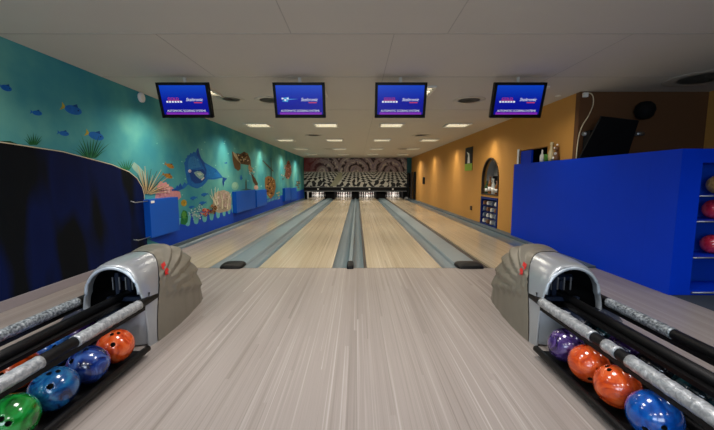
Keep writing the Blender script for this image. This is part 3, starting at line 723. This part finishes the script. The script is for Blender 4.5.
def monitor(x, label, variant):
    t = thing('scoring_monitor', label, 'monitor', (x, 4.73, 2.315), 'scoring monitors under the ceiling')
    def lb_(mb, name): 
        o = mb.build(name); o.parent = t; return o
    b = MB(M['black'])
    bz = .035
    b.box(-MW/2, MW/2, .0, .06, -MH/2, MH/2, bev=.006)
    for a in ((-MW/2, MW/2, MH/2-bz, MH/2), (-MW/2, MW/2, -MH/2, -MH/2+bz+.01), (-MW/2, -MW/2+bz, -MH/2, MH/2), (MW/2-bz, MW/2, -MH/2, MH/2)): b.box(a[0], a[1], -.014, .001, a[2], a[3])
    b.box(-.2, .2, .06, .1, -.15, .15, bev=.01)
    lb_(b, 'casing')
    b = MB(M['screen']); b.box(-MW/2+bz, MW/2-bz, -.004, .001, -MH/2+bz+.01, MH/2-bz); lb_(b, 'screen')
    b = MB(M['s_purple']); b.box(-MW/2+bz+.03, MW/2-bz-.02, -.0055, -.004, -.185, -.155); lb_(b, 'screen_band')
    text_part('AUTOMATIC SCORING SYSTEMS', .038, (0, -.006, -.135), M['s_white'], t, 'screen_caption', 0, .95)
    if variant:
        text_part('GOLD', .045, (-.15, -.006, .02), M['s_red'], t, 'screen_heading', 0, 1.2)
        b = MB(M['s_white']); 
        for i in range(6): b.box(-.25+i*.037, -.225+i*.037, -.006, -.0045, -.028, -.006)
        b.face([(-.23, -.0058, .001), (-.06, -.0058, .001), (-.06, -.0058, -.004), (-.23, -.0058, -.004)], M['s_red']); lb_(b, 'screen_emblem')
    else:
        b = MB(M['s_cyan']); b.face([(-.25, -.0058, .03), (-.14, -.0058, .045), (-.15, -.0058, .02), (-.02, -.0058, .02), (-.15, -.0058, .008), (-.16, -.0058, -.02), (-.24, -.0058, -.01), (-.2, -.0058, .012)])
        for i in range(3): b.box(-.24+i*.035, -.215+i*.035, -.0062, -.0058, .015-.02*(i % 2), .035-.02*(i % 2), M['s_white'])
        lb_(b, 'screen_emblem')
    text_part('Steltronic', .058, (.13, -.006, .01), M['s_white'], t, 'screen_logo', .3, 1.0)
    b = MB(M['s_red']); b.box(.12, .23, -.0055, -.0045, -.034, -.022); lb_(b, 'screen_underline')
    t.rotation_euler = (R(17), 0, 0)
    m = MB(M['ceiling'])
    m.box(-.02, .02, .1, .13, .05, .33)
    o = lb_(m, 'ceiling_mount'); 
    return t
monitor(-2.325, 'leftmost wall of four hanging blue score monitors, in front of the teal wall'.replace('wall of', 'of the'), True)
monitor(-.775, 'second from left of the four hanging blue score monitors', False)
monitor(.588, 'third from left of the four hanging blue score monitors', True)
monitor(2.175, 'rightmost of the four hanging blue score monitors, before the ochre wall', True)

# ------------------------------------------------------------------ blue partition and ball cabinet
b = MB(M['blue_wall']); b.box(3.4, XR-.002, 3.976, 7.43, 0, 1.575); tag(recentre(b.build('partition')), 'long royal blue partition along the right side below the ochre wall', 'partition')
t = thing('ball_cabinet', 'royal blue open cabinet with bowling balls at the right edge', 'cabinet', (4.1, 3.8, 0))
b = MB(M['blue_wall']); b.box(3.4, 3.625, 3.6, 3.975, 0, 1.575); b.box(4.6, 4.8, 3.6, 3.975, 0, 1.575); b.box(3.625, 4.6, 3.6, 3.975, 1.43, 1.575); b.box(3.625, 4.6, 3.6, 3.975, 0, .05); b.build('carcass', t)
b = MB(M['blue_dark']); b.box(3.625, 4.6, 3.955, 3.975, .05, 1.43); b.build('back_panel', t)
SH = (1.09, .815, .42, .06)
for z in SH[:3]:
    b = MB(M['blue_wall']); b.box(3.625, 4.6, 3.63, 3.955, z-.02, z); s_ = b.build('shelf', t)
    b = MB(M['steel']); b.tube([(3.625, 3.62, z-.01), (4.6, 3.62, z-.01)], .009, n=8); b.build('shelf_edge', s_)
b = MB(M['steel']); b.tube([(3.64, 3.59, .03), (4.6, 3.59, .03)], .012, n=8); b.build('kick_bar', t)

# ------------------------------------------------------------------ bowling balls
RB = .109
def make_ball(name, m_):
    bm = bmesh.new(); bmesh.ops.create_uvsphere(bm, u_segments=48, v_segments=32, radius=RB)
    for f in bm.faces: f.smooth = True
    me = bpy.data.meshes.new('ball'); bm.to_mesh(me); bm.free(); me.materials.append(m_); me.materials.append(M['hole'])
    o = bpy.data.objects.new(name, me); C.objects.link(o)
    cbm = bmesh.new()
    for (a, c, r) in ((-.026, .02, .0115), (.006, .03, .0115), (-.006, -.05, .014)):
        d = Vector((a, c, .1)).normalized()
        mt = Matrix.Translation(d*RB) @ d.to_track_quat('Z', 'Y').to_matrix().to_4x4()
        bmesh.ops.create_cone(cbm, cap_ends=True, segments=20, radius1=r, radius2=r, depth=.06, matrix=mt)
    cme = bpy.data.meshes.new('c'); cbm.to_mesh(cme); cbm.free(); cme.materials.append(M['hole'])
    co = bpy.data.objects.new('c', cme); C.objects.link(co)
    md = o.modifiers.new('b', 'BOOLEAN'); md.object = co; md.operation = 'DIFFERENCE'; md.solver = 'EXACT'; md.material_mode = 'TRANSFER'
    dg = bpy.context.evaluated_depsgraph_get(); dg.update()
    nm = bpy.data.meshes.new_from_object(o.evaluated_get(dg))
    o.modifiers.clear(); o.data = nm; bpy.data.objects.remove(co)
    hm = [i for i, mm in enumerate(nm.materials) if mm and mm.name.startswith('hole')]
    for p in nm.polygons:
        p.use_smooth = p.material_index not in hm
    return o
BM = {'orange': swirl_ball('ball_orange', '96290c', 'c44816', 'd46230', 1), 'navy': swirl_ball('ball_navy', '080e26', '0f2668', '3c5a98', 2), 'blue': swirl_ball('ball_blue', '081a40', '0f4a80', '246c94', 3),
      'green': swirl_ball('ball_green', '084c16', '0e7624', '269044', 4), 'purple': swirl_ball('ball_purple', '140c28', '38225c', '5c4a80', 5), 'bright blue': swirl_ball('ball_bright_blue', '063074', '084494', '0f56a8', 6),
      'dark teal': swirl_ball('ball_teal', '08181e', '10333c', '2a5a60', 7), 'charcoal': swirl_ball('ball_charcoal', '0a0a10', '14161e', '2a2e3a', 8), 'sky blue': swirl_ball('ball_sky', '0a3a90', '2a70c8', '8ab4e0', 9),
      'tan': swirl_ball('ball_tan', '8a6a3c', 'b08a50', 'c8a870', 10), 'crimson': swirl_ball('ball_crimson', '901428', 'c0283c', 'd04858', 11)}
cache = {}
def ball(colr, x, y, z, rot, label, group):
    if colr in cache: o = cache[colr].copy(); C.objects.link(o)
    else: o = make_ball('bowling_ball', BM[colr]); cache[colr] = o
    o.location = (x, y, z); o.rotation_euler = tuple(R(a) for a in rot)
    return tag(o, label, 'bowling ball', group)
ZB = .159
gl, gr = 'balls in the left return rack', 'balls in the right return rack'
ball('orange', -1.6, 2.15, ZB, (35, 12, 25), 'bright orange bowling ball next to the left return hood', gl)
ball('navy', -1.6, 1.92, ZB, (25, 5, -20), 'dark navy streaked bowling ball beside the orange one in the left rack', gl)
ball('blue', -1.6, 1.69, ZB, (30, 12, 30), 'blue teal bowling ball between the navy and green ones, left rack', gl)
ball('green', -1.6, 1.46, ZB, (60, 60, 0), 'green bowling ball at the lower left corner of the picture', gl)
ball('purple', -1.965, 2.33, ZB, (50, -60, 0), 'purple bowling ball behind the wrapped rail of the left rack', gl)
ball('sky blue', -1.965, 2.1, ZB, (50, 70, 0), 'light streaked blue bowling ball glimpsed behind the rail of the left rack', gl)
ball('orange', -1.965, 1.87, ZB, (90, 70, 0), 'orange bowling ball mostly hidden behind the left rack rail', gl)
ball('purple', 1.39, 2.16, ZB, (20, 140, 40), 'dark purple bowling ball next to the right return hood', gr)
ball('orange', 1.39, 1.935, ZB, (100, 40, 0), 'orange bowling ball beside the purple one in the right rack', gr)
ball('orange', 1.39, 1.71, ZB, (-10, -5, 50), 'orange bowling ball between another orange one and the bright blue one', gr)
ball('bright blue', 1.39, 1.485, ZB, (120, 70, 0), 'bright plain blue bowling ball at the lower right of the picture', gr)
ball('dark teal', 1.755, 2.34, ZB, (90, 40, 0), 'dark teal bowling ball behind the wrapped rail of the right rack', gr)
ball('purple', 1.755, 2.11, ZB, (70, -40, 70), 'purple bowling ball glimpsed behind the rail of the right rack', gr)
ball('charcoal', 1.755, 1.88, ZB, (90, 40, 20), 'charcoal bowling ball behind the rail, next to the glimpsed purple one', gr)
ball('dark teal', 1.755, 1.65, ZB, (90, 140, 20), 'dark teal bowling ball nearest the camera behind the right rack rail', gr)
gc = 'balls in the blue cabinet'
ball('tan', 4.02, 3.79, SH[0]+RB+.001, (0, 90, 0), 'tan bowling ball on the top shelf of the blue cabinet', gc)
ball('crimson', 4.0, 3.79, SH[1]+RB+.001, (0, 90, 0), 'crimson bowling ball on the second shelf of the blue cabinet', gc)
ball('crimson', 4.02, 3.79, SH[2]+RB+.001, (0, 90, 0), 'crimson bowling ball on the lower shelf of the blue cabinet', gc)

# ------------------------------------------------------------------ ball returns (hood, rails, rack)
def ss(t): t = max(0, min(1, t)); return t*t*(3-2*t)
def interp(tab, y):
    if y <= tab[0][0]: return tab[0][1]
    for (a, va), (b_, vb) in zip(tab, tab[1:]):
        if y <= b_:
            t = (y-a)/(b_-a); t = t*t*(3-2*t)*.5+t*.5
            return va+(vb-va)*t
    return tab[-1][1]
WT = [(2.46, .248), (2.52, .262), (2.62, .268), (2.8, .268), (3.0, .255), (3.2, .23), (3.35, .21), (3.49, .185)]
HT = [(2.46, .625), (2.52, .64), (2.65, .65), (2.85, .655), (3.0, .65), (3.15, .62), (3.28, .555), (3.38, .45), (3.45, .29), (3.49, .015)]
def surf(c, s, y, th, push=0.):
    w = interp(WT, y)+push; h = interp(HT, y)+push
    cs, sn = math.cos(th), math.sin(th)
    x = w*math.copysign(abs(cs)**(2/3.0), cs); z = h*abs(sn)**(2/2.5)
    return Vector((c+x, y, z))
def ball_return(c, s, label, side):
    """c: centre x; s: +1 when the side facing the middle of the room is at +x"""
    t = thing('ball_return', label, 'ball return', (c, 2.9, 0))
    NTH = 72
    ths = [PI*i/NTH for i in range(NTH+1)]
    def zf(th): return abs(math.sin(th))**(2/2.5)
    def yb(th): return 2.53+.27*zf(th)**2.2
    # front shell
    b = MB(M['silver'])
    rows = []
    for k_ in range(9):
        q = k_/8
        rows.append([surf(c, s, 2.46+(yb(th)-2.46)*q, th) for th in ths])
    CZ, CR = .41, .19
    outer = rows[0]
    lip = []
    for th, p in zip(ths, outer):
        if p.z > .40:
            a = math.atan2(max(p.z-CZ, 0.), (p.x-c)); a = max(.02, min(PI-.02, a))
            lip.append(Vector((c+CR*math.cos(a), 2.455-.0, CZ+CR*1.02*math.sin(a))))
        else:
            lip.append(Vector((c+(p.x-c)*.93, 2.455, p.z)))
    mid = [(a+b2)/2+Vector((0, -.012, 0)) for a, b2 in zip(outer, lip)]
    inn = [l+Vector((0, .05, 0)) for l in lip]
    b.grid([inn, lip, mid]+rows); b.build('front_shell', t)
    b = MB(M['lip']); al = [PI*i/24 for i in range(25)]
    b.tube([(c+(CR+.006)*math.cos(a), 2.45, CZ+(CR+.006)*math.sin(a)) for a in al], .012, n=8); tag(b.build('opening_rim', t), 'pale rim around the ball opening')
    # ribbed rear shell
    b = MB(M['taupe']); rows = []
    NS = 70
    for k_ in range(NS+1):
        q = k_/NS; r_ = []
        for th in ths:
            y0 = yb(th)+.004; y = y0+(3.49-y0)*q
            p = surf(c, s, y, th)
            dy, dz = y-2.5, p.z-.375
            ph = math.degrees(math.atan2(dz, dy)); dist = math.hypot(dy, dz)
            per = 9.5; lo, hi = -14., -14.+per*5
            push = .004
            if lo < ph < hi:
                fr = ((ph-lo) % per)/per
                saw = 1-fr if fr > .12 else fr/.12*.88
                push += .036*saw*ss(dist/.42)*ss((hi+2-ph)/8)
            push *= ss((1-q)*8)
            p = surf(c, s, y, th, push); r_.append(p)
        rows.append(r_)
    b.grid(rows); b.build('ribbed_shell', t)
    # lower front panel, bowed
    b = MB(M['silver_panel']); rows = []
    for z in (.012, .03, .1, .2, .27, .285, .285):
        bow = .05 if z > .012 else .045
        inset = .0
        rows.append([Vector((c+.232*u, 2.475-bow*(1-u*u)-(0.03*(z/.29)), z)) for u in [i/12-1 for i in range(25)]])
    rows.append([Vector((c+.232*u, 2.62, .27)) for u in [i/12-1 for i in range(25)]])
    b.grid(rows); b.build('front_panel', t)
    # dark inside
    b = MB(M['black'])
    arch = [(c-.235, .288), (c+.235, .288), (c+.235, .40)]+[(c+.2*math.cos(a), CZ+.2*math.sin(a)*1.0) for a in [PI*i/14 for i in range(15)]]+[(c-.235, .40)]
    A = [Vector((x, 2.5, z)) for x, z in arch]; B = [Vector((c+(x-c)*.8, 2.95, .3+(z-.3)*.8)) for x, z in arch]
    b.grid([A, B], closeu=True); b.face(B); b.build('throat', t)
    b = MB(M['navy'])
    for i in range(3):
        b.box(c-.1+i*.07, c-.07+i*.07, 2.62+.03*i, 2.66+.03*i, .33, .52)
    b.box(c-.13, c+.13, 2.56, 2.6, .315, .345); b.tube([(c-.13, 2.68, .47), (c+.13, 2.68, .47)], .03, n=12); b.build('lift_fingers', t)
    b = MB(M['steel']);
    for i in range(4): b.box(c-.09+i*.05, c-.082+i*.05, 2.575, 2.585, .40, .5)
    b.build('guide_bar', t)
    # red emblem on the inner side: a stacked pair of slanted strokes
    b = MB(M['red_mark'])
    def onside(y, z):
        best = None
        th0, th1 = (0, PI/2) if s > 0 else (PI, PI/2)
        for _ in range(30):
            m_ = (th0+th1)/2
            if surf(c, s, y, m_).z < z: th0 = m_
            else: th1 = m_
        return surf(c, s, y, (th0+th1)/2, .026)
    for poly in ([(-.02, .035), (.03, .042), (.022, .018), (-.004, .016), (-.008, .004), (-.03, .002)], [(-.012, -.004), (.022, .006), (.03, -.014), (.006, -.022), (.014, -.04), (-.012, -.03), (-.026, -.04), (-.022, -.02)]):
        b.face([onside(2.75+u*1.25, .50+v*1.25) for u, v in poly])
    tag(b.build('emblem', t, recalc=False), 'small red emblem')
    # ---------------- rack on the floor with rails above it
    xi = c+s*.22                # inner rail line
    xo = xi-s*.5; xm = xi-s*.25
    rkx = (xi+xo)/2
    rt = thing('ball_rack', ('left' if side == 'left' else 'right')+' ball return rack with black and silver wrapped rails', 'rack', (rkx, 1.5, 0))
    Y0, Y1 = .75, 2.31
    b = MB(M['black'])
    for xx in (xi+s*.105, xi-s*.115): b.tube([(xx, Y0, .06), (xx, Y1, .06)], .022, n=10)
    for xx in (xi-s*.27, xi-s*.49): b.tube([(xx, Y0, .06), (xx, Y1+.05, .06)], .022, n=10)
    b.box(min(xi+s*.08, xi-s*.5), max(xi+s*.08, xi-s*.5), Y0, Y1, .012, .04)
    for yy in (.85, 1.5, 2.3):
        b.box(min(xi+s*.06, xi-s*.46), max(xi+s*.06, xi-s*.46), yy-.03, yy+.03, 0, .02)
    b.build('ball_tray', rt)
    ZR = .345
    def rail(x, y0, y1, bands, wr_, nm='rail'):
        b = MB(M['black']); b.tube([(x, y0, ZR), (x, y1, ZR)], .031, n=18); b.box(x-.012, x+.012, y0, y1, ZR-.06, ZR-.02)
        r_ = b.build(nm, rt)
        for a, e in bands:
            n = max(2, int((e-a)/.02)); pts = [(x, a+(e-a)*i/n, ZR) for i in range(n+1)]
            w = MB(M[wr_]); w.tube(pts, [.0345+.0012*math.sin(i*2.1)+.0006*math.sin(i*5.3) for i in range(n+1)], n=20)
            tag(w.build('tape_wrap', r_), 'silver wrapped section')
    if side == 'left':
        rail(xi, Y0, 2.6, [(1.83, 2.40), (.78, 1.62)], 'wrap')
        rail(xo, Y0, 2.66, [(1.0, 2.46)], 'worn')
    else:
        rail(xi, Y0, 2.6, [(1.89, 2.45), (1.70, 1.80), (.78, 1.63)], 'wrap')
        rail(xo, Y0, 2.64, [(1.93, 2.46)], 'worn')
    rail(xm, Y0, 2.75, [], 'wrap')
    b = MB(M['black'])
    b.box(min(xm, xm)-.06, xm+.06, Y0, 2.5, ZR-.045, ZR-.02); b.build('centre_track', rt)
    for yy in (.82,):
        for xx in (xi, xm, xo):
            b = MB(M['black']); b.box(xx-.015, xx+.015, yy-.02, yy+.02, .02, ZR-.02); b.build('upright', rt)
    b = MB(M['black']); b.box(min(xi, xo)-.05, max(xi, xo)+.05, Y0-.05, Y0, .0, ZR+.03, bev=.01); b.build('end_plate', rt)
    # cradles where balls leave the hood
    for xx, lb_ in ((xi-s*.125, 0), (xo+s*.125, 1)):
        b = MB(M['navy']); rows = []
        for yy in (2.26, 2.3, 2.4, 2.5):
            rows.append([(xx+.085*u, yy, ZR-.045-.03*(1-u*u)+(-.02 if yy < 2.3 else 0)) for u in [i/6-1 for i in range(13)]])
        rows += [[(x, y, z-.012) for x, y, z in r] for r in rows[::-1]]
        b.grid(rows); b.build('cradle', rt)
ball_return(-1.815, 1, 'silver and taupe ribbed ball return hood on the left of the approach', 'left')
ball_return(1.60, -1, 'silver and taupe ribbed ball return hood on the right of the approach', 'right')

# ------------------------------------------------------------------ added cool fill behind the approach, shaped as unseen windows
for i, x in enumerate((-2.2, .2)):
    b = MB(M['white_metal'])
    for a in ((-1.05, 1.05, .9, .95), (-1.05, 1.05, 2.25, 2.3), (-1.05, -1.0, .95, 2.25), (1., 1.05, .95, 2.25), (-.02, .02, .95, 2.25)): b.box(x+a[0], x+a[1], -3.2, -3.15, a[2], a[3])
    b.box(x-1.0, x+1.0, -3.2, -3.19, .95, 2.25, em('fill_pane', 'a8c4f0', 1.2) if i == 0 else bpy.data.materials['fill_pane'])
    struct(b.build('window_%d' % (i+1)))
    L = bpy.data.lights.new('window_light', 'AREA'); L.shape = 'RECTANGLE'; L.size = 2.; L.size_y = 1.3; L.energy = 85; L.color = (.72, .84, 1)
    o = bpy.data.objects.new('window_light', L); C.objects.link(o); o.location = (x, -3.1, 1.6); o.rotation_euler = (R(98), 0, 0)
L = bpy.data.lights.new('bar_fill', 'AREA'); L.shape = 'SQUARE'; L.size = .5; L.energy = 22; L.color = (.85, .92, 1); L.spread = R(120)  # unseen lamp and fixture, added to brighten the cabinet front
lo = bpy.data.objects.new('bar_fill', L); C.objects.link(lo); lo.location = (4.5, 1.9, ZC-.05)
o = copy_tree(lt0); o.location = (4.5, 1.9, ZC); tag(o, 'added square louvred fill light right of the approach, before the blue cabinet', 'ceiling light', 'louvred ceiling lights')
# ------------------------------------------------------------------ bar corner
b = MB(M['orange_wall']); b.box(5.52, 5.95, 5.25, 5.5, -.1, ZC); struct(b.build('wall_pillar'))
t = thing('television', 'black television tilted over the blue partition in the dark bar corner', 'television', (3.95, 5.15, 1.6))
b = MB(M['black_matte'])
q = [(3.40, 5.25, 1.58), (4.12, 5.25, 1.58), (4.10, 5.06, 2.10), (3.51, 5.0, 2.15)]
n_ = Vector((.02, .055, .02))
A = [Vector(p) for p in q]; B = [p+n_ for p in A]
b.bm.faces.new([b.bm.verts.new(p) for p in A]); b.bm.faces.new([b.bm.verts.new(p) for p in B[::-1]])
for i in range(4): b.face([A[i], A[(i+1) % 4], B[(i+1) % 4], B[i]])
b.build('casing', t)
b = MB(M['black']); b.tube([(3.9, 5.18, 1.85), (3.95, 5.5, 1.95)], .03); b.build('wall_arm', t)
b = MB(M['black_matte']); b.box(3.56, 3.62, 5.3, 5.45, 1.58, 2.0); b.build('side_bracket', t)
t = thing('wall_loudspeaker', 'round black loudspeaker high in the dark bar corner', 'speaker', (4.42, 5.4, 2.2))
b = MB(M['black_matte']); b.lathe([(0, -.14), (.07, -.125), (.11, -.09), (.135, 0), (.12, .07), (.07, .12), (0, .135)], (4.42, 5.36, 2.31), n=24); shade(b.build('housing', t))
b = MB(M['black']); b.tube([(4.42, 5.34, 2.3), (4.42, 5.5, 2.35)], .02); b.build('mount', t)
for x, lb in ((3.58, 'left'), (4.4, 'right')):
    t = thing('wall_lamp', 'small silver wall lamp %s of the tilted television' % lb, 'lamp', (x, 5.45, 1.95), 'silver lamps in the bar corner')
    b = MB(M['steel']); b.tube([(x, 5.5, 1.97), (x, 5.42, 1.97)], .02, n=10); b.build('bracket', t)
    b = MB(M['steel']); b.tube([(x-.06, 5.40, 1.96), (x+.06, 5.40, 1.96)], .03, n=14); b.build('shade', t)
b = MB(M['cable'])
pts = [Vector(p) for p in ((3.52, 5.48, 2.57), (3.6, 5.48, 2.6), (3.68, 5.48, 2.56), (3.7, 5.48, 2.42), (3.64, 5.48, 2.25), (3.55, 5.47, 2.1), (3.50, 5.46, 1.95), (3.47, 5.44, 1.75), (3.46, 5.43, 1.58))]
cr = []
for i in range(len(pts)-1):
    p0, p1, p2, p3 = pts[max(i-1, 0)], pts[i], pts[i+1], pts[min(i+2, len(pts)-1)]
    for k_ in range(5):
        u = k_/5; cr.append(.5*((2*p1)+(p2-p0)*u+(2*p0-5*p1+4*p2-p3)*u*u+(3*p1-p0-3*p2+p3)*u**3))
cr.append(pts[-1]); b.tube(cr, .008, n=6); tag(recentre(b.build('cable')), 'cream cable looping down the wall corner above the partition', 'cable')
b = MB(M['white']); b.box(3.53, 3.60, 5.45, 5.5, 2.53, 2.6, bev=.01); tag(recentre(b.build('junction_box')), 'small white junction box under the ceiling at the wall corner', 'junction box')

# figurines on the partition
ZT = 1.575
t = thing('vase', 'cream narrow-necked vase on the blue partition', 'vase', (3.45, 6.12, ZT))
b = MB(mat('cream_glaze', 'c9b98c', .4)); b.lathe([(0, 0), (.04, 0), (.052, .08), (.045, .16), (.022, .22), (.018, .28), (.03, .29), (.028, .33), (0, .34)], (3.45, 6.12, ZT), n=16); shade(b.build('body', t))
t = thing('plant_pot', 'green round pot on the blue partition', 'pot', (3.45, 6.26, ZT))
b = MB(mat('green_glaze', '3f7a1c', .4)); b.lathe([(0, 0), (.045, 0), (.048, .1), (.052, .13), (.046, .13), (.04, .1), (0, .1)], (3.447, 6.25, ZT), n=18); shade(b.build('body', t))
t = thing('figurine', 'white slim bottle-like figurine at the far end of the partition', 'figurine', (3.45, 6.42, ZT))
b = MB(M['white']); b.lathe([(0, 0), (.035, 0), (.038, .09), (.03, .13), (.014, .16), (.016, .2), (.01, .225), (0, .23)], (3.45, 6.42, ZT), n=14); shade(b.build('body', t))
t = thing('figurine', 'brown and white seated figurine on the near end of the row', 'figurine', (3.45, 5.96, ZT))
b = MB(mat('brown_glaze', '6a4628', .4)); b.lathe([(0, 0), (.045, 0), (.05, .06), (.04, .12), (.025, .16), (0, .17)], (3.45, 5.96, ZT), n=14); b.lathe([(0, 0), (.03, .015), (.036, .045), (.028, .075), (0, .09)], (3.45, 5.96, ZT+.16), n=14); shade(b.build('body', t))
b = MB(M['white'])
for dx, dy, dz, r_ in ((-.035, .01, .05, .03), (-.03, -.02, .12, .026), (-.02, .02, .22, .022), (0, -.01, .27, .018)): b.lathe([(0, -r_), (r_*.8, -r_*.6), (r_, 0), (r_*.8, r_*.6), (0, r_)], (3.45+dx, 5.96+dy, ZT+dz), n=10)
shade(b.build('white_patches', t))

# ------------------------------------------------------------------ world and view
w = bpy.data.worlds.new('world'); bpy.context.scene.world = w; w.use_nodes = True
w.node_tree.nodes['Background'].inputs[0].default_value = (.5, .55, .7, 1); w.node_tree.nodes['Background'].inputs[1].default_value = .1
vs = bpy.context.scene.view_settings
vs.view_transform = 'Standard'; vs.look = 'None'; vs.gamma = 1; vs.use_curve_mapping = False; vs.exposure = -.26
